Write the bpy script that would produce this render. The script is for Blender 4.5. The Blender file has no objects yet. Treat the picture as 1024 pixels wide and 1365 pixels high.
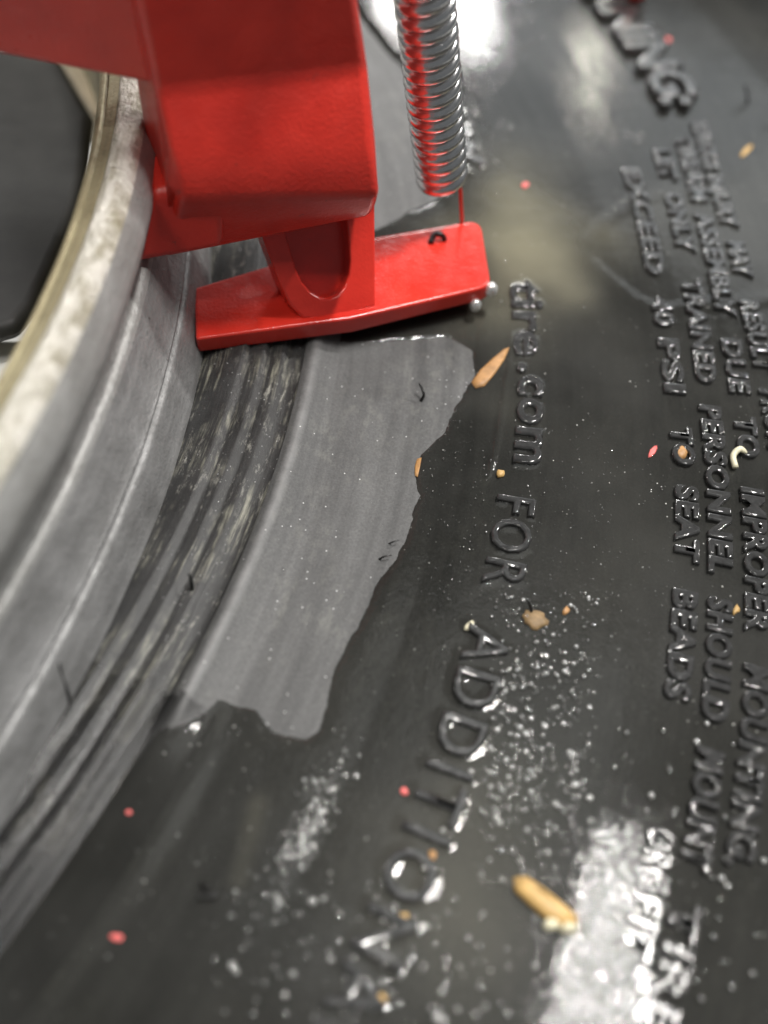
import bpy, bmesh, math, random
import numpy as np
from mathutils import Vector, Matrix, noise as mnoise

random.seed(7); np.random.seed(7)
CM = 0.01                                   # everything below is laid out in centimetres
scene = bpy.context.scene
COL = scene.collection

# ------------------------------------------------------------------ camera, world, lamps, exposure
F_PX, W_PX, H_PX = 1300.0, 1024.0, 1365.0   # focal length in pixels of the photograph
PITCH, ROLL = math.radians(55.0146), math.radians(6.0142)
CAM = np.array([23.0821, -11.0810, 11.7692])
_fw = np.array([0, math.cos(PITCH), -math.sin(PITCH)])
_rt = np.array([1.0, 0, 0]); _up = np.cross(_rt, _fw)
_r = math.cos(ROLL)*_rt + math.sin(ROLL)*_up
_u = -math.sin(ROLL)*_rt + math.cos(ROLL)*_up

def P(x, y, z=0.0):
    """world point (cm) at height z seen at photograph pixel x, y"""
    d = _fw + ((x-512)*_r - (y-682.5)*_u)/F_PX
    return CAM + d*((z-CAM[2])/d[2])

def refl_dir(x, y):
    d = _fw + ((x-512)*_r - (y-682.5)*_u)/F_PX
    d = d/np.linalg.norm(d); d[2] = -d[2]
    return d

cam_data = bpy.data.cameras.new('camera')
cam = bpy.data.objects.new('camera', cam_data); COL.objects.link(cam)
m = Matrix(((_r[0], _u[0], -_fw[0], CAM[0]*CM), (_r[1], _u[1], -_fw[1], CAM[1]*CM),
            (_r[2], _u[2], -_fw[2], CAM[2]*CM), (0, 0, 0, 1)))
cam.matrix_world = m
cam_data.sensor_fit = 'VERTICAL'; cam_data.sensor_height = 24.0
cam_data.lens = 24.0*F_PX/H_PX
cam_data.clip_start = 0.005; cam_data.clip_end = 50
cam_data.dof.use_dof = True
cam_data.dof.focus_distance = 0.147
cam_data.dof.aperture_fstop = (cam_data.lens/10.0)/0.44      # entrance pupil 4.4 mm wide
scene.camera = cam

world = bpy.data.worlds.new('World'); scene.world = world; world.use_nodes = True
wn = world.node_tree.nodes; wl = world.node_tree.links
wn['Background'].inputs['Color'].default_value = (0.80, 0.84, 0.86, 1)
wn['Background'].inputs['Strength'].default_value = 0.14

def area_lamp(name, at, target, sx, sy, power, color, roll=0.0, along=None):
    l = bpy.data.lights.new(name, 'AREA'); l.shape = 'RECTANGLE'
    l.size = sx*CM; l.size_y = sy*CM; l.energy = power; l.color = color
    o = bpy.data.objects.new(name, l); COL.objects.link(o)
    at = Vector(at)*CM; tg = Vector(target)*CM
    q = (tg-at).to_track_quat('-Z', 'Y')
    o.location = at; o.rotation_euler = (q.to_matrix() @ Matrix.Rotation(roll, 3, 'Z')).to_euler()
    if along is not None:                   # long side (y) lies along this direction
        zz = (at-tg).normalized(); yy = Vector(along); yy = (yy-zz*yy.dot(zz)).normalized(); xx = yy.cross(zz)
        o.rotation_euler = Matrix((xx, yy, zz)).transposed().to_euler()
    return o

# ceiling tube above the tyre, its mirror image is the white streak at the bottom right
p0 = P(825, 1300); area_lamp('ceiling_tube_lamp', p0+refl_dir(776, 1345)*160, p0, 5.2, 42, 27, (1.0, 0.97, 0.93), 0.0, refl_dir(818, 1120)-refl_dir(785, 1450))
# dim broad lamp added for a soft sheen on the water
p0 = P(880, 180); area_lamp('added_far_sheen_lamp', p0+refl_dir(900, 170)*300, p0, 150, 70, 6.5, (0.92, 0.97, 1.0))
p0 = P(600, 1080); area_lamp('added_near_sheen_lamp', p0+refl_dir(610, 1060)*170, p0, 45, 70, 1.35, (0.98, 1.0, 0.96))  # dim lamp added to lift the sheen on the nearer water
# main lamp of the bay, behind and to the right
area_lamp('bay_lamp', (22+120, 2+84, 130), (22, 2, 0), 6, 8, 16, (1.0, 0.975, 0.94))
# low lamps across the shop, mirrored at the top of the sidewall
p0 = P(560, 40); area_lamp('far_bay_lamp', p0+refl_dir(556, -20)*220, p0, 24, 12, 13, (1.0, 0.98, 0.95))
p0 = P(800, 100); area_lamp('far_side_lamp', p0+refl_dir(800, 85)*240, p0, 5, 7, 0.8, (1.0, 0.95, 0.80))
# small ceiling lamp to the left above the wheel
area_lamp('ceiling_panel_lamp', (-40, -60, 150), (20, 0, 0), 5, 30, 4.5, (1.0, 0.96, 0.88))
# two thin lamps added for glints on the lettering
area_lamp('front_glint_lamp', (32, -58, 158), (24, -4, 0), 44, 3, 2.4, (1.0, 0.97, 0.93))
area_lamp('rear_glint_lamp', (-86, 80, 100), (24, -2, 0), 30, 4, 7, (1.0, 0.97, 0.93))

scene.view_settings.view_transform = 'Standard'; scene.view_settings.look = 'None'
scene.view_settings.exposure = 0.12; scene.view_settings.gamma = 1.0
scene.cycles.use_denoising = True
scene.cycles.max_bounces = 10; scene.cycles.transparent_max_bounces = 24
scene.cycles.sample_clamp_indirect = 6.0

# ------------------------------------------------------------------ helpers
def mesh_obj(name, verts, faces, mat, parent=None, smooth=True, uv=None):
    me = bpy.data.meshes.new(name)
    me.from_pydata([tuple(v) for v in (np.asarray(verts, float)*CM)], [], faces)
    if mat: me.materials.append(mat)
    if smooth: me.polygons.foreach_set('use_smooth', [True]*len(me.polygons))
    me.update()
    o = bpy.data.objects.new(name, me); COL.objects.link(o)
    if parent: o.parent = parent
    return o

def bm_obj(name, bm, mat, parent=None, smooth=True, bevel=0, seg=3):
    bmesh.ops.recalc_face_normals(bm, faces=bm.faces)
    me = bpy.data.meshes.new(name); bm.to_mesh(me); bm.free()
    me.transform(Matrix.Scale(CM, 4))
    me.materials.append(mat)
    if smooth: me.polygons.foreach_set('use_smooth', [True]*len(me.polygons))
    o = bpy.data.objects.new(name, me); COL.objects.link(o)
    if parent: o.parent = parent
    if bevel:
        b = o.modifiers.new('bevel', 'BEVEL'); b.width = bevel*CM; b.segments = seg; b.limit_method = 'ANGLE'
        b.angle_limit = math.radians(25); b.harden_normals = False
        wnm = o.modifiers.new('wn', 'WEIGHTED_NORMAL')
    return o

def thing(name, label, cat, group=None, at=(0, 0, 0)):
    o = bpy.data.objects.new(name, None); COL.objects.link(o); o.empty_display_size = 0.01
    tag(o, label, cat, group); return o

def tag(o, label=None, cat=None, group=None, kind=None):
    if label: o['label'] = label
    if cat: o['category'] = cat
    if group: o['group'] = group
    if kind: o['kind'] = kind
    return o

def hexa(bm, c):
    """c: bottom 4 then top 4 corners, same winding"""
    v = [bm.verts.new(tuple(p)) for p in c]
    for f in ((0, 3, 2, 1), (4, 5, 6, 7), (0, 1, 5, 4), (1, 2, 6, 5), (2, 3, 7, 6), (3, 0, 4, 7)):
        bm.faces.new([v[i] for i in f])

def tube(bm, pts, rad, n=10, cap=True):
    pts = [Vector(p) for p in pts]
    if not hasattr(rad, '__len__'): rad = [rad]*len(pts)
    t0 = (pts[1]-pts[0]).normalized()
    a = t0.orthogonal().normalized(); rings = []
    for i, p in enumerate(pts):
        t = (pts[min(i+1, len(pts)-1)]-pts[max(i-1, 0)]).normalized()
        a = (a - t*a.dot(t)).normalized(); b = t.cross(a)
        rings.append([bm.verts.new(p + (a*math.cos(2*math.pi*k/n)+b*math.sin(2*math.pi*k/n))*rad[i]) for k in range(n)])
    for r0, r1 in zip(rings, rings[1:]):
        for k in range(n): bm.faces.new((r0[k], r0[(k+1) % n], r1[(k+1) % n], r1[k]))
    if cap:
        bm.faces.new(rings[0][::-1]); bm.faces.new(rings[-1])

def spline(pts, n=8):
    pts = [np.asarray(p, float) for p in pts]; out = []
    q = [2*pts[0]-pts[1]] + pts + [2*pts[-1]-pts[-2]]
    for i in range(1, len(q)-2):
        for k in range(n):
            t = k/n
            out.append(0.5*((2*q[i])+(-q[i-1]+q[i+1])*t+(2*q[i-1]-5*q[i]+4*q[i+1]-q[i+2])*t*t+(-q[i-1]+3*q[i]-3*q[i+1]+q[i+2])*t**3))
    out.append(pts[-1]); return out

# ------------------------------------------------------------------ materials
class NT:
    def __init__(s, name):
        s.m = bpy.data.materials.new(name); s.m.use_nodes = True
        s.t = s.m.node_tree; s.n = s.t.nodes; s.b = s.n['Principled BSDF']; s.out = s.n['Material Output']
    def new(s, typ, **kw):
        nd = s.n.new(typ)
        for k, v in kw.items():
            if k in nd.inputs: nd.inputs[k].default_value = v
            else: setattr(nd, k, v)
        return nd
    def link(s, a, b): s.t.links.new(a, b)
    def noise(s, vec, scale, detail=4, rough=0.6):
        nd = s.new('ShaderNodeTexNoise'); nd.inputs['Scale'].default_value = scale
        nd.inputs['Detail'].default_value = detail; nd.inputs['Roughness'].default_value = rough
        if vec is not None: s.link(vec, nd.inputs['Vector'])
        return nd.outputs['Fac']
    def ramp(s, fac, stops):
        nd = s.new('ShaderNodeValToRGB'); el = nd.color_ramp.elements
        while len(el) < len(stops): el.new(0.5)
        for e, (p, c) in zip(el, stops):
            e.position = p; e.color = c if hasattr(c, '__len__') else (c, c, c, 1)
        s.link(fac, nd.inputs['Fac']); return nd.outputs['Color']
    def mix(s, fac, a, b, typ='MIX'):
        nd = s.new('ShaderNodeMix', data_type='RGBA', blend_type=typ)
        for sock, v in ((nd.inputs[0], fac), (nd.inputs[6], a), (nd.inputs[7], b)):
            if hasattr(v, 'links'): s.link(v, sock)
            elif hasattr(v, '__len__'): sock.default_value = v
            else: sock.default_value = v
        return nd.outputs[2]
    def math(s, op, a, b=0.0, clamp=False):
        nd = s.new('ShaderNodeMath', operation=op); nd.use_clamp = clamp
        for sock, v in ((nd.inputs[0], a), (nd.inputs[1], b)):
            if hasattr(v, 'links'): s.link(v, sock)
            else: sock.default_value = v
        return nd.outputs[0]
    def bump(s, h, dist, strength=1.0, prev=None):
        nd = s.new('ShaderNodeBump'); nd.inputs['Distance'].default_value = dist; nd.inputs['Strength'].default_value = strength
        s.link(h, nd.inputs['Height'])
        if prev is not None: s.link(prev, nd.inputs['Normal'])
        return nd.outputs['Normal']
    def coord(s, which='Object'):
        return s.new('ShaderNodeTexCoord').outputs[which]
    def mapped(s, vec, sc):
        nd = s.new('ShaderNodeMapping'); nd.inputs['Scale'].default_value = sc; s.link(vec, nd.inputs['Vector']); return nd.outputs[0]
    def set(s, **kw):
        for k, v in kw.items():
            k = k.replace('_', ' ')
            if hasattr(v, 'links'): s.link(v, s.b.inputs[k])
            else: s.b.inputs[k].default_value = v

def g(v, a=1.0): return (v, v, v, a)

def mat_sidewall():
    t = NT('dusty_rubber'); oc = t.coord('Object'); uv = t.coord('UV')
    big = t.noise(oc, 60, 5, 0.65)
    fine = t.noise(oc, 2600, 3, 0.7)
    streak = t.noise(t.mapped(uv, (25, 420, 1)), 1.0, 4, 0.6)
    dust = t.mix(0.5, t.ramp(big, [(0.3, g(0.034)), (0.7, g(0.100))]), t.ramp(streak, [(0.3, g(0.036)), (0.72, g(0.125))]))
    dust = t.mix(1.0, dust, t.ramp(fine, [(0.3, g(0.72)), (0.7, g(1.25))]), 'MULTIPLY')
    vor = t.new('ShaderNodeTexVoronoi', feature='F1'); vor.inputs['Scale'].default_value = 900; t.link(oc, vor.inputs['Vector'])
    spk = t.ramp(vor.outputs['Distance'], [(0.06, g(1)), (0.12, g(0))])
    rnd = t.new('ShaderNodeSeparateColor'); t.link(vor.outputs['Color'], rnd.inputs[0])
    spk = t.math('MULTIPLY', spk, t.math('GREATER_THAN', rnd.outputs[0], 0.72))
    sx = t.new('ShaderNodeSeparateXYZ'); t.link(uv, sx.inputs[0])
    smear = t.math('MULTIPLY', t.ramp(t.noise(t.mapped(uv, (220, 420, 1)), 1.0, 7, 0.75), [(0.50, g(0)), (0.66, g(1))]), t.ramp(t.noise(oc, 48, 3, 0.6), [(0.42, g(0)), (0.60, g(1))]))
    dust = t.mix(t.math('MULTIPLY', smear, 0.45), dust, (0.17, 0.17, 0.155, 1))
    near = t.math('SUBTRACT', 1.0, t.math('MULTIPLY', t.math('ABSOLUTE', t.math('SUBTRACT', sx.outputs[1], 0.2170)), 900.0), True)   # light caught on the rib's crest, painted into the colour
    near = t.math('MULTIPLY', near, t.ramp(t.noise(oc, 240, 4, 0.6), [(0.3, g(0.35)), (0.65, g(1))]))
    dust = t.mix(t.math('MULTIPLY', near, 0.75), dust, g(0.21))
    col = t.mix(spk, dust, g(0.55))
    ux = t.new('ShaderNodeSeparateXYZ'); t.link(uv, ux.inputs[0])
    ed = t.math('ADD', ux.outputs[0], t.math('MULTIPLY', t.math('SUBTRACT', t.noise(oc, 160, 4, 0.65), 0.5), 0.012))
    damp = t.math('MULTIPLY', t.math('SUBTRACT', -0.0715, ed), 1200.0, True)                # water has wetted this end
    damp = t.math('MULTIPLY', damp, t.math('LESS_THAN', ux.outputs[1], 0.2215))
    col = t.mix(damp, col, t.mix(1.0, col, g(0.16), 'MULTIPLY'))
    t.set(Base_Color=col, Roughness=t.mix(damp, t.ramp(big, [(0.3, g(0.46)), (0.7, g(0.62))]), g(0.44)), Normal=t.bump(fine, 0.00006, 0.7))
    t.b.inputs['Specular IOR Level'].default_value = 0.45
    return t.m

def mat_bead():
    t = NT('streaked_bead_rubber'); oc = t.coord('Object'); uv = t.coord('UV')
    s1 = t.noise(t.mapped(uv, (70, 1300, 1)), 1.0, 6, 0.72)
    s2 = t.noise(t.mapped(uv, (14, 260, 1)), 1.0, 4, 0.6)
    big = t.noise(oc, 110, 5, 0.7); fine = t.noise(oc, 2200, 3, 0.7)
    rub = t.ramp(big, [(0.3, g(0.012)), (0.7, g(0.034))])
    soap = t.math('MULTIPLY', t.ramp(s1, [(0.50, g(0)), (0.63, g(1))]), t.ramp(t.noise(oc, 75, 4, 0.65), [(0.45, g(0)), (0.60, g(1))]))
    col = t.mix(t.math('MULTIPLY', soap, 0.55), rub, (0.40, 0.39, 0.31, 1))
    ch = t.math('MULTIPLY', t.ramp(t.noise(t.mapped(uv, (160, 700, 1)), 1.0, 7, 0.8), [(0.55, g(0)), (0.64, g(1))]), t.ramp(t.noise(oc, 60, 3, 0.6), [(0.46, g(0)), (0.58, g(1))]))
    col = t.mix(t.math('MULTIPLY', ch, 0.7), col, (0.36, 0.35, 0.31, 1))
    vor = t.new('ShaderNodeTexVoronoi'); vor.inputs['Scale'].default_value = 1100; t.link(oc, vor.inputs['Vector'])
    spk = t.math('MULTIPLY', t.ramp(vor.outputs['Distance'], [(0.08, g(1)), (0.15, g(0))]), t.ramp(big, [(0.45, g(0)), (0.6, g(1))]))
    col = t.mix(t.math('MULTIPLY', spk, 0.6), col, g(0.5))
    pass
    ux = t.new('ShaderNodeSeparateXYZ'); t.link(uv, ux.inputs[0])
    ed = t.math('ADD', ux.outputs[0], t.math('MULTIPLY', t.math('SUBTRACT', t.noise(oc, 160, 4, 0.65), 0.5), 0.012))
    damp = t.math('MULTIPLY', t.math('SUBTRACT', -0.0715, ed), 1200.0, True)                # water has wetted this end
    col = t.mix(damp, col, t.mix(1.0, col, g(0.24), 'MULTIPLY'))
    nrm = t.bump(s1, 0.00022, 0.6, t.bump(s2, 0.0004, 0.6, t.bump(fine, 0.00008, 0.6)))
    t.set(Base_Color=col, Roughness=t.mix(damp, t.ramp(s2, [(0.3, g(0.24)), (0.7, g(0.5))]), t.ramp(s2, [(0.3, g(0.16)), (0.7, g(0.36))])), Normal=nrm)
    t.b.inputs['Specular IOR Level'].default_value = 0.35
    return t.m

def mat_letter():
    t = NT('wet_letter_rubber'); oc = t.coord('Object')
    f = t.noise(oc, 700, 4, 0.6)
    t.set(Base_Color=t.ramp(f, [(0.3, g(0.022)), (0.7, g(0.045))]), Roughness=0.08, Normal=t.bump(f, 0.00016, 0.6))
    t.b.inputs['Specular IOR Level'].default_value = 0.75
    return t.m

def mat_liquid():
    """thin soapy film: lets light through, takes some away, carries a little milkiness, mirrors at the surface"""
    t = NT('soapy_water'); oc = t.coord('Object')
    at = t.new('ShaderNodeAttribute', attribute_name='murk'); murk = at.outputs['Fac']
    big = t.noise(oc, 32, 4, 0.55); mid = t.noise(oc, 420, 4, 0.6); fine = t.noise(oc, 1700, 3, 0.6)
    nrm = t.bump(mid, 0.00007, 0.55, t.bump(fine, 0.000034, 0.6))
    tr = t.new('ShaderNodeBsdfTransparent'); tr.inputs['Color'].default_value = (0.46, 0.46, 0.44, 1)
    di = t.new('ShaderNodeBsdfDiffuse'); t.link(t.mix(murk, (0.070, 0.070, 0.066, 1), (0.165, 0.155, 0.11, 1)), di.inputs['Color'])
    body = t.new('ShaderNodeMixShader')
    t.link(t.math('ADD', t.math('MULTIPLY', murk, 0.85), t.math('MULTIPLY', t.ramp(big, [(0.36, g(0)), (0.70, g(1))]), 0.42), True), body.inputs[0])
    t.link(tr.outputs[0], body.inputs[1]); t.link(di.outputs[0], body.inputs[2])
    vor = t.new('ShaderNodeTexVoronoi'); vor.inputs['Scale'].default_value = 1000; t.link(oc, vor.inputs['Vector'])
    rnd = t.new('ShaderNodeSeparateColor'); t.link(vor.outputs['Color'], rnd.inputs[0])
    spk = t.math('MULTIPLY', t.ramp(vor.outputs['Distance'], [(0.05, g(1)), (0.16, g(0))]), t.math('GREATER_THAN', rnd.outputs[0], 0.80))
    spk = t.math('MULTIPLY', spk, t.ramp(t.noise(oc, 70, 3, 0.6), [(0.48, g(0)), (0.62, g(1))]))
    sd_ = t.new('ShaderNodeBsdfDiffuse'); sd_.inputs['Color'].default_value = (0.55, 0.55, 0.52, 1)
    b2 = t.new('ShaderNodeMixShader'); t.link(spk, b2.inputs[0]); t.link(body.outputs[0], b2.inputs[1]); t.link(sd_.outputs[0], b2.inputs[2]); body = b2
    gl = t.new('ShaderNodeBsdfGlossy'); gl.inputs['Roughness'].default_value = 0.045; t.link(nrm, gl.inputs['Normal'])
    fr = t.new('ShaderNodeFresnel'); fr.inputs['IOR'].default_value = 1.36; t.link(nrm, fr.inputs['Normal'])
    mx = t.new('ShaderNodeMixShader'); t.link(fr.outputs[0], mx.inputs[0]); t.link(body.outputs[0], mx.inputs[1]); t.link(gl.outputs[0], mx.inputs[2])
    t.link(mx.outputs[0], t.out.inputs['Surface'])
    return t.m

def mat_bubble(name, white, body):
    t = NT(name)
    tr = t.new('ShaderNodeBsdfTransparent'); tr.inputs['Color'].default_value = (0.92, 0.93, 0.92, 1)
    gl = t.new('ShaderNodeBsdfGlossy'); gl.inputs['Roughness'].default_value = 0.14
    di = t.new('ShaderNodeBsdfDiffuse'); di.inputs['Color'].default_value = (0.75, 0.76, 0.74, 1)
    lw = t.new('ShaderNodeLayerWeight'); lw.inputs['Blend'].default_value = 0.45
    a = t.new('ShaderNodeMixShader'); a.inputs[0].default_value = white; t.link(gl.outputs[0], a.inputs[1]); t.link(di.outputs[0], a.inputs[2])
    f = t.math('ADD', t.math('MULTIPLY', lw.outputs['Facing'], 0.45), body, True)
    mx = t.new('ShaderNodeMixShader'); t.link(f, mx.inputs[0]); t.link(tr.outputs[0], mx.inputs[1]); t.link(a.outputs[0], mx.inputs[2])
    t.link(mx.outputs[0], t.out.inputs['Surface'])
    return t.m

def mat_red(name, wear=0.5, peel_d=0.00011, rl=0.27, rh=0.42):
    t = NT(name); oc = t.coord('Object')
    big = t.noise(oc, 90, 4, 0.6); peel = t.noise(oc, 1900, 2, 0.5); mid = t.noise(oc, 330, 4, 0.6)
    col = t.ramp(big, [(0.3, (0.50, 0.022, 0.014, 1)), (0.7, (0.66, 0.036, 0.022, 1))])
    chip = t.ramp(t.noise(oc, 260, 6, 0.75), [(0.655, g(0)), (0.685, g(1))])
    geo = t.new('ShaderNodeNewGeometry')
    edge = t.ramp(geo.outputs['Pointiness'], [(0.53, g(0)), (0.62, g(1))])
    ch = t.math('MULTIPLY', t.math('ADD', t.math('MULTIPLY', chip, 0.55), t.math('MULTIPLY', edge, 0.0), True), wear)
    col = t.mix(ch, col, (0.12, 0.035, 0.03, 1))
    t.set(Base_Color=col, Roughness=t.ramp(mid, [(0.3, g(rl)), (0.7, g(rh))]), Normal=t.bump(peel, peel_d, 0.8, t.bump(mid, 0.00012, 0.4)))
    t.b.inputs['Coat Weight'].default_value = 0.25; t.b.inputs['Coat Roughness'].default_value = 0.2
    return t.m

def mat_metal(name, base, rough, dirt=0.5, brown=(0.20, 0.17, 0.12, 1), streaky=True, bump=0.0003, metallic=0.85, scuff=None):
    t = NT(name); oc = t.coord('Object'); uv = t.coord('UV')
    big = t.noise(oc, 130, 5, 0.7); mid = t.noise(oc, 520, 5, 0.7); fine = t.noise(oc, 1900, 3, 0.7)
    st = t.noise(t.mapped(uv, (30, 800, 1)), 1.0, 5, 0.6)
    col = t.mix(t.math('MULTIPLY', t.ramp(big, [(0.40, g(0)), (0.68, g(1))]), dirt), base, brown)
    if streaky: col = t.mix(1.0, col, t.ramp(st, [(0.3, g(0.80)), (0.7, g(1.1))]), 'MULTIPLY')
    if scuff:
        sc = t.noise(t.mapped(uv, (260, 900, 1)), 1.0, 6, 0.75); col = t.mix(t.ramp(sc, [(0.40, g(0)), (0.56, g(1))]), col, scuff)
    pit = t.ramp(mid, [(0.66, g(0)), (0.72, g(1))])
    pit = t.math('MULTIPLY', pit, t.ramp(t.noise(oc, 55, 2, 0.5), [(0.47, g(0)), (0.56, g(1))]))
    col = t.mix(t.math('MULTIPLY', pit, 0.9), col, g(0.02))
    t.set(Base_Color=col, Metallic=metallic, Roughness=t.ramp(mid, [(0.3, g(rough*0.8)), (0.7, g(rough*1.25))]),
          Normal=t.bump(mid, bump, 0.6, t.bump(fine, bump*0.2, 0.5)))
    return t.m

def mat_plain(name, col, rough=0.5, var=0.3, scale=400, metallic=0.0, bump=0.0001):
    t = NT(name); oc = t.coord('Object'); f = t.noise(oc, scale, 5, 0.65)
    lo = tuple(c*(1-var) for c in col)+(1,); hi = tuple(min(1, c*(1+var)) for c in col)+(1,)
    t.set(Base_Color=t.ramp(f, [(0.3, lo), (0.7, hi)]), Roughness=rough, Metallic=metallic, Normal=t.bump(f, bump, 0.6))
    return t.m

M = dict(side=mat_sidewall(), bead=mat_bead(), letter=mat_letter(), liquid=mat_liquid(), bubble=mat_bubble('soap_bubble', 0.10, 0.28), froth=mat_bubble('glint_white_froth', 0.35, 0.72),  # froth white stands in for the bubbles' bright glints
         red=mat_red('red_enamel', 1.0), redfoot=mat_red('red_enamel_wet', 0.8, 0.00006, 0.14, 0.26),
         lip=mat_metal('worn_aluminium_lip', (0.58, 0.56, 0.47, 1), 0.38, 0.75, (0.32, 0.28, 0.17, 1), False, 0.004, 0.45, (0.88, 0.86, 0.78, 1)),
         inner=mat_metal('tarnished_aluminium', (0.36, 0.32, 0.20, 1), 0.5, 0.6, (0.20, 0.17, 0.10, 1), True, 0.0006, 0.35),
         flank=mat_metal('brushed_aluminium', (0.44, 0.44, 0.43, 1), 0.58, 0.5, (0.17, 0.165, 0.15, 1), True, 0.0006, 0.6),
         seat=mat_metal('stained_bead_seat', (0.33, 0.33, 0.33, 1), 0.58, 0.6, (0.12, 0.12, 0.115, 1), True, 0.0006, 0.55),
         steel=mat_plain('bright_spring_steel', (0.80, 0.79, 0.79), 0.22, 0.10, 900, 1.0, 0.00008),
         dark=mat_plain('dark_painted_spoke', (0.018, 0.018, 0.017), 0.55, 0.3, 200),
         hair=mat_plain('black_rubber_hair', (0.008, 0.008, 0.008), 0.35, 0.3, 900),
         floor=mat_plain('pale_shop_floor', (0.72, 0.72, 0.69), 0.6, 0.08, 20),
         cream=mat_plain('lit_gap_cream', (0.55, 0.48, 0.34), 0.6, 0.1, 90))  # beige of the lit gap, put into the slab's colour

# ------------------------------------------------------------------ setting: shop floor far below the wheel
tag(mesh_obj('floor', [(-300, -300, -45), (300, -300, -45), (300, 300, -45), (-300, 300, -45)], [(0, 1, 2, 3)], M['floor']), kind='structure')

# ------------------------------------------------------------------ tyre
PROF = np.array([(19.2, -0.60), (19.7, -0.05), (20.05, 0.20), (20.35, 0.30), (20.60, 0.33), (20.66, 0.22), (20.72, 0.24), (20.90, 0.27), (20.96, 0.14), (21.02, 0.17),
                 (21.2, 0.18), (21.27, 0.06), (21.36, 0.07), (21.46, 0.03), (21.52, 0.09), (21.58, 0.15), (21.65, 0.18), (21.73, 0.17), (21.85, 0.10), (22.05, 0.0), (22.3, -0.03),
                 (23.0, -0.05), (24.0, -0.06), (25.0, -0.03), (26.0, 0.0), (27.0, 0.03), (28.0, 0.04), (29.0, 0.02), (30.5, -0.03),
                 (32.0, -0.08), (33.5, -0.16), (36.5, -0.5), (39.0, -1.6), (40.6, -4.0), (41.2, -6.5), (41.4, -9.0)])
def zs(R, T):
    """height of the rubber (cm) at radius R (cm) and azimuth T (degrees)"""
    R = np.asarray(R, float); T = np.asarray(T, float)
    z = np.interp(R, PROF[:, 0], PROF[:, 1])
    # raised mould rib beside the web address
    on = 1/(1+np.exp(-(T+4.3)*6)) * 1/(1+np.exp((T-2.2)*3))
    z = z + 0.065*on*np.exp(-((R-(24.90+0.035*(T-1)))/0.030)**2)*(R > 22)
    # towards the camera the rib fades into an even slope
    w = 1/(1+np.exp((T+17.2)*2.2))*np.clip((R-21.30)/0.12, 0, 1)*np.clip((22.5-R)/0.2, 0, 1)
    z = z*(1-w)+(0.07-0.09*(R-21.35))*w
    # soft unevenness of the rubber
    z = z + 0.006*np.sin(T*0.21+R*0.9)*np.clip((R-25)/2, 0, 1)
    return z

def smooth_prof(step):
    R = []
    for a, b in zip(PROF[:-1, 0], PROF[1:, 0]):
        n = max(1, int(round((b-a)/step))); R += list(np.linspace(a, b, n, endpoint=False))
    return np.array(R+[PROF[-1, 0]])

def thetas():
    a = np.arange(-38, 50, 0.25)
    b = np.linspace(50, 322, 110)[:-1]
    return np.concatenate([a, b])

def ring_part(name, Rs, mat, parent):
    T = thetas(); RR, TT = np.meshgrid(Rs, T, indexing='ij')
    Z = zs(RR, TT); rad = np.radians(TT)
    V = np.stack([RR*np.cos(rad), RR*np.sin(rad), Z], -1).reshape(-1, 3)
    nr, nt = RR.shape; F = []
    for i in range(nr-1):
        for j in range(nt):
            k = (j+1) % nt
            F.append((i*nt+j, (i+1)*nt+j, (i+1)*nt+k, i*nt+k))
    o = mesh_obj(name, V, F, mat, parent)
    uvl = o.data.uv_layers.new(name='UVMap')
    li = np.empty(len(o.data.loops), int); o.data.loops.foreach_get('vertex_index', li)
    U = np.stack([np.radians(TT)*0.25, RR*CM], -1).reshape(-1, 2)
    uvl.data.foreach_set('uv', U[li].ravel().astype('f4'))
    return o

tire = thing('tire', 'wet black tire lying flat with raised warning lettering, clamped on the metal rim', 'tire')
allR = smooth_prof(0.07)
ring_part('bead', allR[allR <= 21.5201], M['bead'], tire)
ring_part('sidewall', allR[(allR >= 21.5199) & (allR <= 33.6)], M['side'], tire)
ring_part('shoulder', smooth_prof(0.3)[smooth_prof(0.3) >= 33.49], M['side'], tire)

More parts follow.
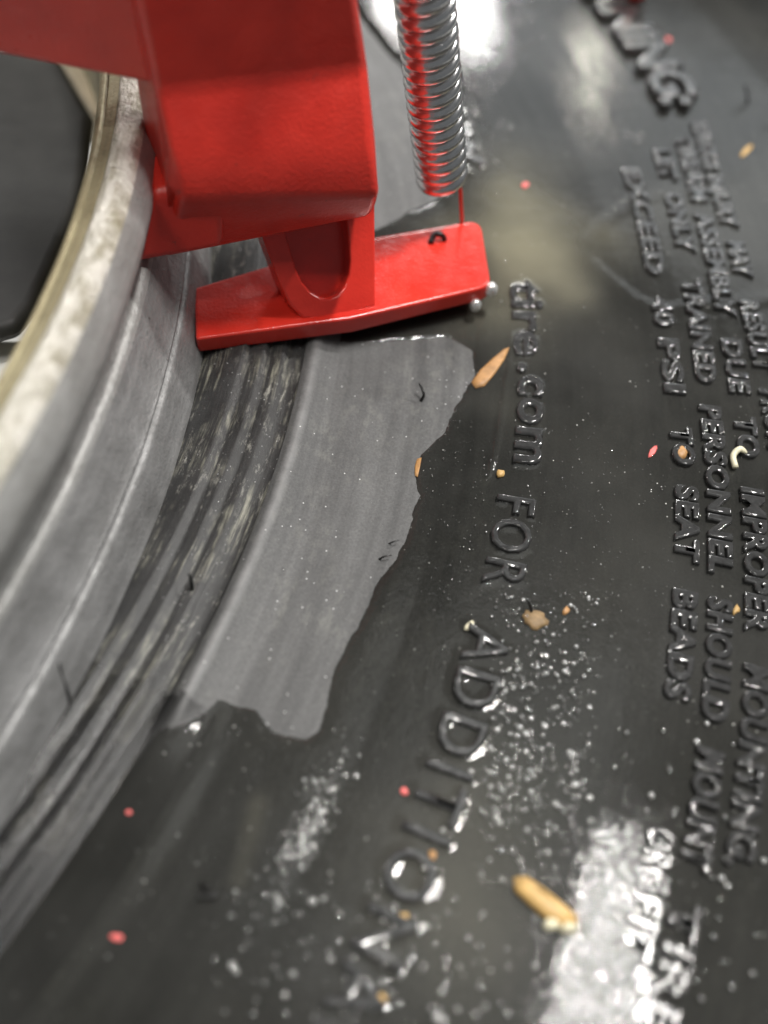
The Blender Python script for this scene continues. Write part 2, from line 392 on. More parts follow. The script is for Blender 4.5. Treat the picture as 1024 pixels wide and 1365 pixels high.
LETTER_TRIS = []                            # flat outlines of the letters, for the film that climbs up on them
def word(text, R, T0, cap, parent=tire, stretch=1.0, spacing=1.0, rise=0.075, bold=0.0, T1=None, Rend=None, bev=0.022):
    """raised word, letter tops pointing outwards, running clockwise from azimuth T0 (degrees) to T1"""
    cu = bpy.data.curves.new('txt', 'FONT'); cu.body = text; cu.size = 1.0; cu.space_character = spacing
    cu.resolution_u = 3; cu.fill_mode = 'BOTH'
    size = cap/0.729
    cu.extrude = 0.0; cu.offset = bold/size; cu.bevel_depth = bev/size; cu.bevel_resolution = 2; cu.extrude = max(0.001, (rise*0.5-bev))/size
    ob = bpy.data.objects.new('txt', cu); COL.objects.link(ob)
    dg = bpy.context.evaluated_depsgraph_get(); me = bpy.data.meshes.new_from_object(ob.evaluated_get(dg))
    n = len(me.vertices); co = np.empty(n*3); me.vertices.foreach_get('co', co); co = co.reshape(-1, 3)*size
    bpy.data.objects.remove(ob); bpy.data.curves.remove(cu)
    wid = co[:, 0].max()-co[:, 0].min(); x = co[:, 0]-co[:, 0].min()
    if T1 is not None: span = math.radians(T0-T1)
    else: span = wid*stretch/R
    s = x/wid
    th = math.radians(T0) - s*span
    Rb = R + ((Rend-R)*s if Rend is not None else 0)
    RR = Rb + co[:, 1]
    Z = zs(RR, np.degrees(th)) + (co[:, 2]-co[:, 2].min())/max(1e-6, co[:, 2].max()-co[:, 2].min())*(rise+0.02) - 0.02
    V = np.stack([RR*np.cos(th), RR*np.sin(th), Z], -1)*CM
    me.vertices.foreach_set('co', V.ravel()); me.materials.clear(); me.materials.append(M['letter'])
    me.polygons.foreach_set('use_smooth', [True]*len(me.polygons)); me.update()
    me.name = 'raised_lettering'
    o = bpy.data.objects.new('raised_lettering', me); COL.objects.link(o); o.parent = parent
    me.calc_loop_triangles(); top = Z > Z.max()-0.3
    LETTER_TRIS.append((RR.copy(), np.degrees(th).copy(), np.array([t.vertices[:] for t in me.loop_triangles])))
    return o

# inner ring of writing
word('www.', 24.55, 21.3, 0.66, T1=12.6, bold=0.01, Rend=24.55)
word('tire', 25.0, 5.6, 0.58, T1=1.35, bold=0.0, rise=0.09, bev=0.03)
word('.com', 25.06, 0.95, 0.60, T1=-3.85, bold=0.0, spacing=1.1, rise=0.10, bev=0.034)
word('FOR', 24.87, -5.35, 0.60, T1=-9.0, bold=-0.014, spacing=1.2, rise=0.10, bev=0.030)
word('ADDITIONAL', 24.84, -10.55, 0.62, T1=-23.4, bold=-0.014, spacing=1.2, rise=0.10, bev=0.030)
# heading and the four lines of the warning
word('WARNING:', 29.45, 30.5, 0.95, T1=16.2, bold=0.03, rise=0.20, Rend=29.25, bev=0.05)
B = dict(bold=0.004, rise=0.10, bev=0.024, spacing=1.06)
for txt, Ra, Ta, Tb, Rb in [
        ('SERIOUS', 29.70, 15.4, 12.2, 29.42), ('INJURY', 29.38, 11.9, 8.8, 29.25), ('MAY', 29.22, 8.0, 6.1, 29.15), ('RESULT', 29.08, 4.9, 1.5, 29.05),
        ('FROM', 29.05, 0.7, -1.8, 29.05), ('EXPLOSION', 29.05, -2.6, -8.2, 29.05), ('OF', 29.05, -9.0, -10.4, 29.05), ('A', 29.05, -11.2, -12.0, 29.05),
        ('TIRE/RIM', 29.15, 14.4, 10.3, 28.85), ('ASSEMBLY', 28.80, 9.6, 4.0, 28.60), ('DUE', 28.57, 2.9, 0.4, 28.55), ('TO', 28.55, -0.6, -2.3, 28.55),
        ('IMPROPER', 28.54, -3.5, -8.6, 28.55), ('MOUNTING.', 28.56, -9.6, -15.2, 28.58),
        ('LET', 28.55, 13.6, 11.6, 28.42), ('ONLY', 28.36, 10.8, 7.3, 28.20), ('TRAINED', 28.12, 5.8, 0.7, 28.0), ('PERSONNEL', 28.0, -0.3, -6.9, 28.02),
        ('SHOULD', 28.02, -7.7, -11.6, 28.05), ('MOUNT', 28.05, -12.4, -15.6, 28.07), ('TIRES', 28.07, -16.4, -20.2, 28.07),
        ('EXCEED', 27.72, 12.4, 6.0, 27.50), ('40', 27.48, 4.8, 3.3, 27.46), ('PSI', 27.46, 2.7, 0.1, 27.46), ('TO', 27.48, -1.4, -3.0, 27.52),
        ('SEAT', 27.53, -3.8, -6.7, 27.53), ('BEADS', 27.53, -7.7, -11.3, 27.54), ('OR', 27.62, -14.9, -16.0, 27.62), ('FIT', 27.62, -16.6, -18.2, 27.62)]:
    word(txt, Ra, Ta, 0.335, T1=Tb, Rend=Rb, **B)

# ------------------------------------------------------------------ soapy water film on the tyre
def poly_sd(X, Y, poly):
    """signed distance (cm), positive outside"""
    pts = np.array(poly); d = np.full(X.shape, 1e9); ins = np.zeros(X.shape, bool)
    for (x0, y0), (x1, y1) in zip(pts, np.roll(pts, -1, 0)):
        ex, ey = x1-x0, y1-y0; L = ex*ex+ey*ey
        t = np.clip(((X-x0)*ex+(Y-y0)*ey)/L, 0, 1)
        d = np.minimum(d, np.hypot(X-x0-t*ex, Y-y0-t*ey))
        c = ((y0 > Y) != (y1 > Y)) & (X < (x1-x0)*(Y-y0)/(y1-y0+1e-12)+x0); ins ^= c
    return np.where(ins, -d, d)

def ground_poly(px): return [tuple(P(x, y, 0.0)[:2]) for x, y in px]

DRY = [ground_poly(q) for q in (
    [(415, 458), (520, 452), (600, 446), (630, 466), (634, 498), (614, 528), (592, 575), (562, 603), (553, 625), (559, 658), (547, 700), (526, 745), (506, 770),
     (490, 806), (466, 850), (442, 900), (433, 945), (428, 968), (405, 983), (376, 976), (356, 968), (343, 945), (318, 942), (290, 932), (262, 927), (247, 931),
     (225, 955), (195, 930), (160, 945), (110, 915), (60, 950), (0, 940), (-200, 900), (-100, 420), (150, 350), (300, 330), (400, 420)],
    [(486, 28), (512, 62), (545, 95), (600, 125), (618, 190), (604, 246), (580, 264), (545, 280), (515, 298), (470, 318), (300, 335), (150, 350), (120, 60), (420, -60)],
)]
SATIN = ground_poly([(779, 347), (788, 320), (806, 298), (832, 280), (880, 262), (930, 262), (975, 235), (1024, 178), (1150, 120), (1150, 420), (1024, 400), (950, 408), (880, 418), (842, 402), (806, 372)])
def vnoise(X, Y, sc, seed=0.0):
    return np.array([mnoise.noise((x*sc, y*sc, seed)) for x, y in zip(X.ravel(), Y.ravel())]).reshape(X.shape)

FS, FA = 0.045, 0.10
fR = np.arange(19.9, 35.0, FS); fT = np.arange(-34, 46, FA)
FR, FT = np.meshgrid(fR, fT, indexing='ij'); FX = FR*np.cos(np.radians(FT)); FY = FR*np.sin(np.radians(FT))
sd = np.min([poly_sd(FX, FY, q) for q in DRY], 0)
near = np.abs(sd) < 0.6
nz = np.zeros_like(sd)
nz[near] = 0.045*vnoise(FX[near], FY[near], 3.5) + 0.025*vnoise(FX[near], FY[near], 11.0, 3.0)
sd = sd+nz
# outer and inner limits of the wetting
lim = np.minimum(np.minimum(34.6-FR, FR-19.95), np.minimum((FT+33)*0.4, (45-FT)*0.4))
sd = np.minimum(sd, lim)
edge_R = 22.06-0.54/(1+np.exp((FT+16.9+0.4*np.sin(FR*7))*4))
sd = np.minimum(sd, FR-edge_R)                # the bead itself is only damp
# film climbing the letters
mask = np.zeros_like(sd)
BARY = [(i/5, j/5, 1-(i+j)/5) for i in range(6) for j in range(6-i)]
for RRv, TTv, tri in LETTER_TRIS:
    for a, b, c in tri:
        for w0, w1, w2 in BARY:
            i = int(round((RRv[a]*w0+RRv[b]*w1+RRv[c]*w2-fR[0])/FS)); j = int(round((TTv[a]*w0+TTv[b]*w1+TTv[c]*w2-fT[0])/FA))
            if 0 <= i < len(fR) and 0 <= j < len(fT): mask[i, j] = 1
def blur(A, k):
    for ax in (0, 1):
        A = sum(np.roll(A, s, ax)*w for s, w in zip(range(-len(k)//2+1, len(k)//2+1), k))
    return A
mb = np.clip(blur(mask, [0.25, 0.5, 0.25])*1.15, 0, 1)
lowf = vnoise(FX, FY, 0.55, 5.0)
thick = np.where(sd > 0, 0.032*(1-np.exp(-np.maximum(sd, 0)/0.05))*np.clip((FR-edge_R)/0.8, 0.03, 1), np.maximum(sd*0.6, -0.12))
sat = np.clip(-poly_sd(FX, FY, SATIN)/0.40+0.5, 0, 1)
thick = thick + np.where(sd > 0.1, 0.008*sat*(1-sat)*4, 0)
thick = thick + np.where(sd > 0.1, np.where(FR < 26.3, 0.016, 0.003)*mb + 0.005*lowf, 0)
FZ = zs(FR, FT)+thick
nr, nt = FR.shape
keep = (sd > -0.14)
idx = np.arange(nr*nt).reshape(nr, nt)
cell = keep[:-1, :-1] & keep[1:, :-1] & keep[1:, 1:] & keep[:-1, 1:]
F = np.stack([idx[:-1, :-1][cell], idx[1:, :-1][cell], idx[1:, 1:][cell], idx[:-1, 1:][cell]], -1)
used = np.unique(F); remap = -np.ones(nr*nt, int); remap[used] = np.arange(len(used))
film = mesh_obj('soapy_water', np.stack([FX, FY, FZ], -1).reshape(-1, 3)[used], remap[F].tolist(), M['liquid'])
tag(film, 'murky soapy water film wetting the tire sidewall and lettering', 'water', kind='stuff')
# milky, deeper pool beside the foot plate and thinner clouds elsewhere
pc = P(690, 320); pc2 = P(735, 330); pc3 = P(660, 420)
mk = 0.95*np.exp(-(((FX-pc[0])/1.35)**2+((FY-pc[1])/1.9)**2)**1.2*(1+0.8*vnoise(FX, FY, 0.9, 9.0))) + 0.35*np.exp(-(((FX-pc3[0])/0.7)**2+((FY-pc3[1])/0.5)**2))
pc4 = P(620, 1090); mk += 0.22*np.exp(-((FX-pc4[0])/1.1)**2-((FY-pc4[1])/2.2)**2)
pa, pb = P(344, 1070), P(318, 1172); dx, dy = pb[0]-pa[0], pb[1]-pa[1]; tt_ = np.clip(((FX-pa[0])*dx+(FY-pa[1])*dy)/(dx*dx+dy*dy), 0, 1)
mk += 0.28*np.exp(-((FX-pa[0]-tt_*dx)**2+(FY-pa[1]-tt_*dy)**2)/0.025)      # pale smudge under the water
mk = np.clip(mk+0.14*lowf+0.07*sat, 0, 1)
att = film.data.attributes.new('murk', 'FLOAT', 'POINT'); att.data.foreach_set('value', mk.ravel()[used].astype('f4'))

def surf(px, py):
    """point on top of the film / rubber under a photograph pixel"""
    z = 0.0
    for _ in range(3):
        p = P(px, py, z); R = math.hypot(p[0], p[1]); T = math.degrees(math.atan2(p[1], p[0]))
        i = min(max(int(round((R-fR[0])/FS)), 0), nr-1); j = min(max(int(round((T-fT[0])/FA)), 0), nt-1)
        z = max(float(FZ[i, j]), float(zs(R, T)))
    return P(px, py, z)

# ------------------------------------------------------------------ foam: uncountable bubbles, one mass
def bubbles():
    bm = bmesh.new(); bmesh.ops.create_icosphere(bm, subdivisions=2, radius=1.0)
    sv = np.array([v.co[:] for v in bm.verts]); sf = np.array([[v.index for v in f.verts] for f in bm.faces]); bm.free()
    spots = []
    def scatter(n, x0, y0, x1, y1, r0, r1, power=2.0, shape=None):
        k = 0; tries = 0
        while k < n and tries < n*20:
            tries += 1
            x = random.uniform(x0, x1); y = random.uniform(y0, y1)
            if shape and random.random() > shape(x, y): continue
            r = 0.72*(r0+(r1-r0)*random.random()**power)
            spots.append((x, y, r)); k += 1
    def gauss(n, cx, cy, sx, sy, r0, r1, slant=0.0):
        for _ in range(n):
            dy = random.gauss(0, sy); x = cx+random.gauss(0, sx)+slant*dy
            spots.append((x, cy+dy, 0.72*(r0+(r1-r0)*random.random()**2)))
    scatter(420, 560, 560, 820, 830, 0.006, 0.022, 3)
    scatter(200, 655, 790, 800, 960, 0.012, 0.045, 2)
    scatter(250, 655, 870, 790, 1120, 0.018, 0.060, 1.6)
    scatter(130, 640, 1000, 780, 1180, 0.02, 0.055, 1.6)
    gauss(330, 415, 1095, 14, 45, 0.015, 0.050, -0.45)
    gauss(35, 395, 1190, 45, 45, 0.012, 0.045)
    scatter(110, 280, 1180, 660, 1365, 0.02, 0.060, 1.5)
    scatter(30, 440, 1250, 760, 1365, 0.03, 0.070, 1.2)
    scatter(2300, 690, 1110, 890, 1400, 0.02, 0.065, 1.4, lambda x, y: max(0.02, 1-abs((x-(824-(y-1120)*0.13))/(34+(y-1120)*0.14))**3))
    scatter(60, 640, 0, 730, 70, 0.02, 0.06, 1.4, lambda x, y: 1-abs((x-690)/50)**2)
    gauss(50, 640, 160, 16, 34, 0.02, 0.055, 0.35)
    scatter(40, 610, 20, 640, 120, 0.02, 0.05)
    scatter(24, 830, 175, 865, 195, 0.015, 0.04)
    scatter(120, 785, 40, 840, 175, 0.012, 0.035)
    scatter(90, 800, 600, 900, 900, 0.006, 0.020, 2)
    scatter(260, 240, 560, 640, 930, 0.004, 0.010, 2)
    scatter(90, 820, 960, 1020, 1365, 0.015, 0.06, 1.4)
    scatter(60, 20, 950, 360, 1330, 0.008, 0.024, 2)
    scatter(50, 640, 60, 800, 420, 0.010, 0.028, 2)
    # froth caught along the right-hand edge of the letters
    for cx, cy in ((668, 905), (655, 975), (650, 1005), (640, 1030), (622, 1072), (600, 1110), (580, 1160), (575, 1180), (540, 1235), (505, 1180), (520, 1320), (500, 1335), (700, 985), (720, 840)):
        gauss(6, cx, cy, 9, 9, 0.02, 0.05)
    V, Fc, n = [], [], 0
    for x, y, r in spots:
        if x < -40 or x > 1070: continue
        c = surf(x, y); s = sv*np.array([r, r, r*0.9]); s = s+c+np.array([0, 0, r*0.25])
        V.append(s); Fc.append(sf+n); n += len(s)
    return np.concatenate(V), np.concatenate(Fc)
bv, bf = bubbles()
foam = mesh_obj('foam_bubbles', bv, bf.tolist(), M['bubble']); foam.data.materials.append(M['froth'])
per = 80; nb = len(bf)//per
foam.data.polygons.foreach_set('material_index', np.repeat((np.random.rand(nb) < 0.20).astype('i4'), per))
tag(foam, 'tiny clear soap bubbles scattered over the wet tire', 'bubbles', kind='stuff')

# ------------------------------------------------------------------ wheel
WC = np.array([-0.8, -2.0])
wheel = thing('wheel', 'scuffed aluminium wheel with a worn pale rim lip beside the black tire', 'wheel')
def wring(name, prof, mat, n=360):
    Rs = np.array([p[0] for p in prof]); Zs = np.array([p[1] for p in prof]); T = np.linspace(0, 2*math.pi, n, endpoint=False)
    V = []; U = []
    for R, z in zip(Rs, Zs):
        for k, t in enumerate(T):
            w = 0.012*mnoise.noise((math.cos(t)*26+R, math.sin(t)*26, z*2))
            V.append((WC[0]+(R+w)*math.cos(t), WC[1]+(R+w)*math.sin(t), z+w)); U.append((((t+math.pi) % (2*math.pi))*0.2, z*CM+R*CM))
    F = [(i*n+j, (i+1)*n+j, (i+1)*n+(j+1) % n, i*n+(j+1) % n) for i in range(len(prof)-1) for j in range(n)]
    o = mesh_obj(name, V, F, mat, wheel)
    uvl = o.data.uv_layers.new(name='UVMap'); li = np.empty(len(o.data.loops), int); o.data.loops.foreach_get('vertex_index', li)
    uvl.data.foreach_set('uv', np.array(U)[li].ravel().astype('f4'))
    return o
def fine(pts, n=5): return [tuple(p) for p in spline(pts, n)]
wring('inner_rim_face', [(19.05, -1.5), (19.25, 1.5)] + fine([(19.30, 2.6), (19.40, 3.15), (19.47, 3.30), (19.53, 3.33)], 3) + [(19.55, 3.28), (19.57, 3.28), (19.59, 3.35)] + fine([(19.6, 3.36), (19.70, 3.40), (19.76, 3.42)], 3), M['inner'])
wring('rim_lip', fine([(19.76, 3.41), (19.80, 3.46), (19.88, 3.49), (20.0, 3.47), (20.10, 3.42), (20.16, 3.35)], 4), M['lip'])
wring('rim_flange', fine([(20.158, 3.352), (20.24, 3.2), (20.30, 3.05), (20.32, 2.9), (20.28, 2.72), (20.15, 2.5), (20.02, 2.25), (20.0, 2.05), (20.06, 1.94), (20.13, 1.88), (20.17, 1.80)], 4), M['flank'])
wring('bead_seat', fine([(20.168, 1.80), (20.22, 1.66), (20.33, 1.35), (20.43, 1.13), (20.50, 1.04)], 4) + [(20.47, 1.025), (20.47, 0.985), (20.53, 0.975)] + fine([(20.56, 0.95), (20.62, 0.75), (20.72, 0.40), (20.78, 0.1), (20.8, -1.0), (20.3, -3.5)], 3), M['seat'])
# spokes below the lip: dark castings with rounded ends, a cream slab standing in for the lit gap between them
def slab(name, px, z, thick, mat, parent, bevel=0.3):
    bm = bmesh.new(); top = [bm.verts.new(tuple(P(x, y, z))) for x, y in px]
    f = bm.faces.new(top); r = bmesh.ops.extrude_face_region(bm, geom=[f])
    for v in r['geom']:
        if isinstance(v, bmesh.types.BMVert): v.co.z -= thick
    return bm_obj(name, bm, mat, parent, True, bevel, 4)
slab('spoke', [(-420, 60), (70, 60), (122, 150), (112, 235), (92, 300), (66, 360), (44, 404), (22, 432), (-20, 442), (-120, 446), (-420, 446)], 0.6, 0.4, M['dark'], wheel)
slab('lit_gap_slab', [(70, 60), (180, 60), (150, 160), (122, 150)], 0.2, 1.0, M['cream'], wheel, 0.1)

slab('lit_gap_slab', [(-260, 452), (40, 452), (70, 470), (40, 560), (-260, 640)], -0.2, 1.0, M['floor'], wheel, 0.1)  # added slab standing in for the bright floor seen through the wheel
# ------------------------------------------------------------------ red bead clamp
clamp = thing('bead_clamp', 'heavy red painted steel clamp hooked over the rim and pressing on the tire', 'clamp')
def V3(*a): return np.array(a, float)
# jaw: a swept profile between its left and right ends
def loft(bm, A, B):
    va = [bm.verts.new(tuple(p)) for p in A]; vb = [bm.verts.new(tuple(p)) for p in B]; n = len(A)
    for i in range(n): bm.faces.new((va[i], va[(i+1) % n], vb[(i+1) % n], vb[i]))
    bm.faces.new(va[::-1]); bm.faces.new(vb)
def PJ(x, y, z): return P(x, y, z+0.6)              # the jaw stands a little nearer than the foot
back = V3(-0.26, 0.97, 0)*1.3                       # depth of the clamp, away from the camera
L = [PJ(206, 122, 3.85)+V3(-.05, -.03, 1), PJ(206, 122, 3.85), PJ(222, 200, 3.22), PJ(236, 246, 2.74), PJ(236, 268, 2.50)]
Rr = [PJ(489, 92, 3.9)+V3(-.16, -.03, 1), PJ(489, 92, 3.9), PJ(498, 190, 3.15), PJ(505, 236, 2.68), PJ(506, 262, 2.40)]
def tall(pt, other, z): return pt + (pt-other)/(pt[2]-other[2])*(z-pt[2])
L = [tall(L[0], L[1], 8.5)] + L; Rr = [tall(Rr[0], Rr[1], 8.5)] + Rr
Lb = [PJ(228, 306, 1.84), PJ(216, 347, 1.18)]; Rb = [PJ(504, 275, 2.06), PJ(496, 288, 1.62)]
bm = bmesh.new()
A = L + Lb; Bq = Rr + Rb
A = A + [A[-1]+back, A[0]+back]; Bq = Bq + [Bq[-1]+back, Bq[0]+back]
loft(bm, A, Bq)
jaw = bm_obj('jaw_block', bm, M['red'], clamp, True, 0.13, 4)
# lower bar under the jaw, its front in shade
bm = bmesh.new()
bl, br_ = PJ(150, 360, 1.36), PJ(300, 331, 1.55)
tl, tr_ = PJ(206, 250, 2.48), PJ(300, 262, 2.42)
bk = V3(-0.3, 0.95, 0)*1.6
hexa(bm, [bl, br_, br_+bk, bl+bk, tl, tr_, tr_+bk, tl+bk])
bm_obj('lower_bar', bm, M['red'], clamp, True, 0.14, 4)
# arm crossing over the rim lip
bm = bmesh.new()
a0, a1 = PJ(-60, 66, 4.0), PJ(216, 122, 3.74)
up_ = V3(-0.2, -0.12, 4.2); bk = V3(-0.35, 2.2, 0.2); lf = (a0-a1)*0.8; a1 = a1+V3(0.1, 0.05, 0)
hexa(bm, [a0+lf, a1, a1+bk, a0+lf+bk, a0+lf+up_, a1+up_, a1+bk+up_, a0+lf+bk+up_])
bm_obj('arm', bm, M['red'], clamp, True, 0.12, 3)
# post with a round-bottomed pocket
def post():
    bm = bmesh.new()
    fl, fr = P(392, 428, 0.62), P(501, 409, 0.62); tlp, trp = P(341, 292, 1.9), P(500, 262, 1.95); tlp = tlp+(tlp-fl)*0.45; trp = trp+(trp-fr)*0.45
    n = np.cross(fr-fl, tlp-fl); n = n/np.linalg.norm(n)
    if n[1] > 0: n = -n
    bkv = V3(-0.35, 0.9, 0)*0.9
    inn = -n*0.34
    hexa(bm, [fl+inn, fr+inn, fr+bkv, fl+bkv, tlp+inn, trp+inn, trp+bkv, tlp+bkv])
    def at(s, t): return fl*(1-s)*(1-t)+fr*s*(1-t)+tlp*(1-s)*t+trp*s*t
    outer = [(0, 1), (0, 0.5), (0, 0), (0.5, -0.02), (1, 0), (1, 0.5), (1, 1)]
    # U shaped rim: outer and inner outline
    inner = [(0.20, 1.0), (0.20, 0.42)]
    for k in range(9):
        a = math.pi + math.pi*k/8
        inner.append((0.47+0.27*math.cos(a), 0.33+0.22*math.sin(a)))
    inner += [(0.74, 0.45), (0.74, 1.0)]
    outl = [(0, 1), (0, 0.45)] + [(0.0, 0.25), (0.02, 0.10), (0.12, 0.0), (0.3, -0.02), (0.47, -0.02), (0.65, -0.02), (0.85, -0.01), (1, 0.0), (1.0, 0.25)] + [(1, 0.45), (1, 1.0)]
    fo = [bm.verts.new(tuple(at(*q))) for q in outl]; fi = [bm.verts.new(tuple(at(*q))) for q in inner]
    bo = [bm.verts.new(tuple(at(*q)+inn*1.6)) for q in outl]; bi = [bm.verts.new(tuple(at(*q)+inn*1.6)) for q in inner]
    for i in range(len(fo)-1):
        bm.faces.new((fo[i], fo[i+1], fi[i+1], fi[i])); bm.faces.new((fo[i], bo[i], bo[i+1], fo[i+1])); bm.faces.new((fi[i], fi[i+1], bi[i+1], bi[i]))
    return bm_obj('post', bm, M['redfoot'], clamp, True, 0.05, 3)
post()
# foot plate lying on the bead
bm = bmesh.new()
c = [P(264, 470, 0.26), P(470, 444, 0.26), P(655, 398, 0.30), P(640, 300, 0.30), P(470, 322, 0.30), P(258, 394, 0.26)]
t = [P(261, 452, 0.62), P(470, 424, 0.62), P(655, 381, 0.62), P(640, 293, 0.66), P(470, 322, 0.66), P(259, 384, 0.66)]
vb = [bm.verts.new(tuple(p)) for p in c]; vt = [bm.verts.new(tuple(p)) for p in t]
bm.faces.new(vb[::-1]); bm.faces.new(vt)
for i in range(6): bm.faces.new((vb[i], vb[(i+1) % 6], vt[(i+1) % 6], vt[i]))
bm.edges.ensure_lookup_table()
foot_edges = [e for e in bm.edges if ({e.verts[0], e.verts[1]} in ({vb[2], vt[2]}, {vb[3], vt[3]}))]
bmesh.ops.bevel(bm, geom=foot_edges, offset=0.22, segments=5, affect='EDGES', profile=0.5)
foot = bm_obj('foot_plate', bm, M['redfoot'], clamp, True, 0.05, 3)
# pin that carries the spring high up on the jaw (above the picture)
bm = bmesh.new(); tube(bm, [(21.6, 0.9, 7.6), (22.3, 1.6, 7.6), (22.9, 2.4, 7.6)], 0.25, 16); bm_obj('spring_pin', bm, M['steel'], clamp)

# ------------------------------------------------------------------ coil spring
spring = thing('tension_spring', 'shiny steel coil spring hooked to the red clamp foot plate', 'spring')
s0 = P(589, 236, 1.55); s1 = P(566, -4, 4.85); ax = s1-s0; ax = ax/np.linalg.norm(ax)
pitch_, rad_, wire_ = 0.228, 0.335, 0.110
e1 = np.cross(ax, V3(0, 1, 0)); e1 = e1/np.linalg.norm(e1); e2 = np.cross(ax, e1)
turns = 24; pts = []
for i in range(turns*24+1):
    a = 2*math.pi*i/24; k = i/24
    pts.append(s0+ax*(pitch_*k*(1.0 if k < 8 else 1.0)) + (e1*math.cos(a)+e2*math.sin(a))*rad_)
bm = bmesh.new(); tube(bm, pts, wire_, 10); bm_obj('coil', bm, M['steel'], spring)
h1 = P(584, 316, 0.66)
pts = spline([s0+e1*rad_, s0+e1*rad_*0.6-ax*0.25+e2*0.0, h1+V3(0.0, 0.30, 0.45), h1+V3(0.05, 0.12, 0.22), h1+V3(0, 0, 0.05), h1+V3(-.06, -.03, -.1)], 6)
tb = bmesh.new(); w0, w1 = P(616, 297, 0.60), P(613, 250, 1.45)
tube(tb, spline([w0, (w0+w1)/2+V3(.004, 0, 0), w1, w1+ax*0.15-V3(.1, 0, 0)], 5), 0.035, 8); bm_obj('hook', tb, M['redfoot'], spring)  # wire coloured red to stand for the clamp's reflection in it
eye = bmesh.new(); tube(eye, spline([P(574, 324, 0.66), P(578, 314, 0.74), P(586, 312, 0.78), P(592, 317, 0.70), P(592, 322, 0.62)], 5), 0.05, 8); bm_obj('hook_end', eye, M['hair'], spring)

# ------------------------------------------------------------------ small red rod end at the top edge
bm = bmesh.new(); r0 = surf(842, 4)+V3(0, 0, 0.42)
tube(bm, spline([r0+V3(0.2, 4.0, 0.5), r0+V3(0.1, 2.0, 0.2), r0+V3(0, .5, 0), r0+V3(0, .18, 0), r0, r0-V3(0, .06, 0)], 4), [0.42]*13+[0.42, 0.41, 0.40, 0.38, 0.34, 0.28, 0.2, 0.1], 18)
tag(bm_obj('red_handle', bm, M['red'], None), 'rounded red handle end lying above the heading at the top edge', 'handle')

# ------------------------------------------------------------------ rubber hairs, flakes, droplets
def hair(px, r, label):
    pts = [surf(*px[0])-V3(0, 0, 0.02)]; h = 0.0
    for x, y, z in [(q[0], q[1], q[2]) for q in px[1:]]: pts.append(P(x, y, z))
    s = spline(pts, 5); n = len(s)
    bm = bmesh.new(); tube(bm, s, [r*(1.0-0.45*(i/(n-1))) for i in range(n)], 8)
    tag(bm_obj('rubber_hair', bm, M['hair']), label, 'rubber hair', 'moulding hairs on the tire')
hair([(561, 534), (565, 527, 0.06), (563, 519, 0.12), (559, 511, 0.18)], 0.028, 'short black rubber hair standing on the dry grey patch')
hair([(256, 785), (255, 775, 0.35), (252, 764, 0.44)], 0.032, 'stubby black rubber hair on the streaked bead')
hair([(88, 938), (92, 928, 0.40), (84, 906, 0.62), (79, 884, 0.85)], 0.028, 'long curved black rubber hair leaning beside the rim')
hair([(708, 818), (708, 811, 0.08), (704, 800, 0.20)], 0.032, 'black rubber hair stuck in the brown dirt clump')
hair([(998, 137), (996, 126, 0.16), (993, 112, 0.34)], 0.030, 'black rubber hair near the top right edge of the tire')
hair([(505, 745), (512, 742, 0.04), (522, 740, 0.05)], 0.016, 'thin black rubber shred at the edge of the dry patch')
hair([(518, 724), (525, 722, 0.04), (532, 720, 0.05)], 0.013, 'thin black rubber sliver above another at the patch edge')
hair([(268, 1178), (275, 1186, 0.06), (290, 1193, 0.07), (262, 1195, 0.10)], 0.025, 'bent black rubber hair lying in the dark water')

def flake(name, px, h, mat, label, cat, group=None, dome=0.5, lift=0.0):
    """small irregular chip with an outline, thickness and domed top"""
    base = [surf(x, y)+V3(0, 0, lift) for x, y in px]; c = sum(base)/len(base)
    bm = bmesh.new(); n = len(base)
    lo = [bm.verts.new(tuple(p-V3(0, 0, 0.01))) for p in base]
    mi = [bm.verts.new(tuple(p+V3(0, 0, h*(0.6+random.uniform(-.15, .15))))) for p in base]
    hi = [bm.verts.new(tuple(c+(p-c)*dome+V3(0, 0, h*(1+random.uniform(-.25, .25))))) for p in base]
    for i in range(n):
        j = (i+1) % n
        bm.faces.new((lo[i], lo[j], mi[j], mi[i])); bm.faces.new((mi[i], mi[j], hi[j], hi[i]))
    bm.faces.new(hi); bm.faces.new(lo[::-1])
    return tag(bm_obj(name, bm, mat, None, True), label, cat, group)

def blob_px(cx, cy, rx, ry, ang=0.0, n=9, j=0.15):
    out = []
    for k in range(n):
        a = -2*math.pi*k/n; q = 1+random.uniform(-j, j); x, y = rx*q*math.cos(a), ry*q*math.sin(a)
        out.append((cx+x*math.cos(ang)-y*math.sin(ang), cy+x*math.sin(ang)+y*math.cos(ang)))
    return out

tan = mat_plain('tan_wood', (0.44, 0.28, 0.10), 0.5, 0.35, 350)
pale = mat_plain('pale_flake', (0.62, 0.58, 0.42), 0.45, 0.2, 500)
brown = mat_plain('brown_chip', (0.36, 0.19, 0.07), 0.5, 0.4, 420)
pink = mat_plain('red_paint_chip', (0.72, 0.14, 0.13), 0.45, 0.15, 500)
dirt = mat_plain('brown_dirt', (0.20, 0.13, 0.06), 0.6, 0.5, 600)

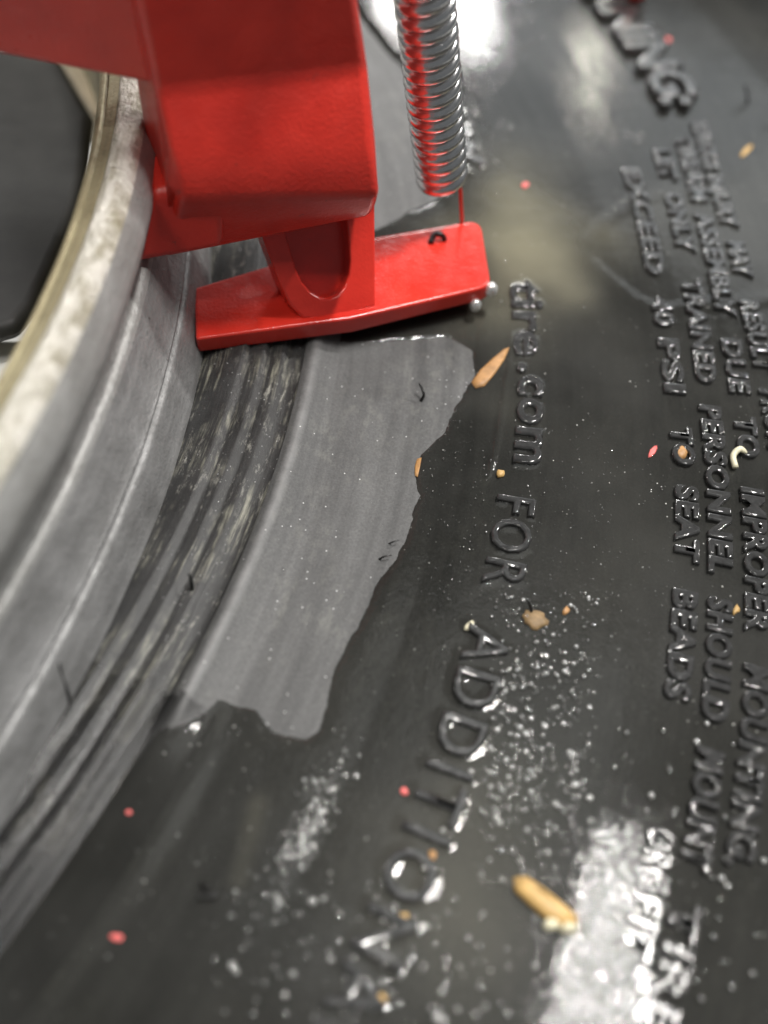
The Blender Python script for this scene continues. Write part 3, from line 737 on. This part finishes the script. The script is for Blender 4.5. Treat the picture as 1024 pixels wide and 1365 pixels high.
flake('wood_chip', [(684, 1172), (700, 1170), (722, 1185), (744, 1203), (766, 1222), (768, 1236), (750, 1238), (728, 1226), (704, 1206), (686, 1188)], 0.13, tan, 'fat tan wood chip floating beside the white streak', 'wood chip', None, 0.62)
for i, (x, y) in enumerate(((735, 1233), (757, 1238))):
    flake('pale_crumb', blob_px(x, y, 12, 9), 0.12, pale, ('left' if i == 0 else 'right')+' pale crumb stuck to the lower end of the fat wood chip', 'crumb', None, 0.5)
flake('bark_sliver', [(628, 510), (640, 494), (655, 480), (672, 466), (679, 464), (672, 480), (660, 498), (646, 515), (634, 518)], 0.03, brown, 'brown bark sliver at the tip of the dry patch', 'bark sliver', None, 0.7)
flake('seed_crumb', blob_px(667, 632, 6, 5), 0.05, tan, 'orange crumb at the lower end of the raised rib', 'crumb')
flake('brown_edge_stain', [(556, 612), (562, 610), (560, 622), (557, 636), (553, 634), (553, 622)], 0.015, brown, 'small brown chip on the water edge of the dry patch', 'chip')
for x, y, rx, ry, an, lb in ((870, 602, 10, 4, -0.95, 'elongated red paint chip left of the warning letters'), (156, 1250, 9, 5, 0.1, 'largest red paint chip in the dark water at lower left'),
                             (172, 1083, 4, 4, 0, 'tiny red paint speck beside the bead line at lower left'), (700, 247, 5, 4, 0, 'red paint speck in the murky pool near the spring'),
                             (539, 1055, 6, 5, 0, 'red paint speck left of the long word'), (549, 1195, 7, 5, 0.2, 'red paint speck between letters near the bottom'),
                             (891, 53, 4, 3, 0.6, 'pink paint speck on the large heading')):
    flake('paint_chip', blob_px(x, y, rx, ry, an, 8, 0.2), 0.02 if rx < 10 else 0.012, pink, lb, 'paint chip', 'red paint chips')
flake('leaf_bit', [(986, 208), (992, 198), (1001, 192), (1004, 195), (998, 203), (990, 210)], 0.02, tan, 'orange leaf scrap right of the warning text at the top', 'leaf scrap')
flake('grit_pebble', blob_px(906, 605, 9, 9), 0.07, brown, 'round brown grit pebble among the small letters', 'pebble', None, 0.6)
# cream ring shaped curl
bm = bmesh.new(); tube(bm, spline([surf(979, 626)+V3(0, 0, .05), surf(975, 612)+V3(0, 0, .08), surf(983, 604)+V3(0, 0, .10), surf(993, 608)+V3(0, 0, .08)], 5), [0.05, .05, .05, .05, .05, .05, .05, .05, .05, .05, .05, .05, .045, .04, .03, .02], 8)
tag(bm_obj('cream_curl', bm, pale), 'cream curled shaving hooked between small letters at the right', 'shaving')
flake('dirt_clump', blob_px(713, 826, 18, 12, 0.4, 17, 0.16), 0.035, dirt, 'brown dirt clump beside the first letter of the long word', 'dirt')
for x, y, rx, ry, lb in ((755, 815, 5, 7, 'small brown grit right of the dirt clump'), (981, 813, 5, 8, 'small ochre grit low in the warning text'), (510, 1330, 9, 7, 'orange crumb blurred at the bottom of the long word'), (540, 1222, 8, 6, 'orange stain crumb under the letter near the bottom'), (577, 1140, 7, 6, 'brown crumb right of the round letter'), (625, 835, 6, 9, 'pale olive crumb above the first letter of the long word')):
    flake('grit', blob_px(x, y, rx*0.8, ry*0.8, 0.5, 9, 0.35), 0.03, brown if 'brown' in lb else (tan if 'orange' in lb or 'ochre' in lb else pale), lb, 'grit')

# water drops hanging on the foot plate corner
for x, y, z, r, lb in ((655, 386, 0.50, 0.11, 'bright water drop on the right corner of the foot plate'), (634, 407, 0.28, 0.10, 'water drop under the front edge of the foot plate')):
    bm = bmesh.new(); bmesh.ops.create_icosphere(bm, subdivisions=3, radius=r)
    for v in bm.verts: v.co.z *= 1.25; v.co = v.co + Vector(P(x, y, z))
    tag(bm_obj('water_drop', bm, M['froth']), lb, 'water drop', 'drops on the foot plate')  # white body colour stands in for the drop's bright highlight
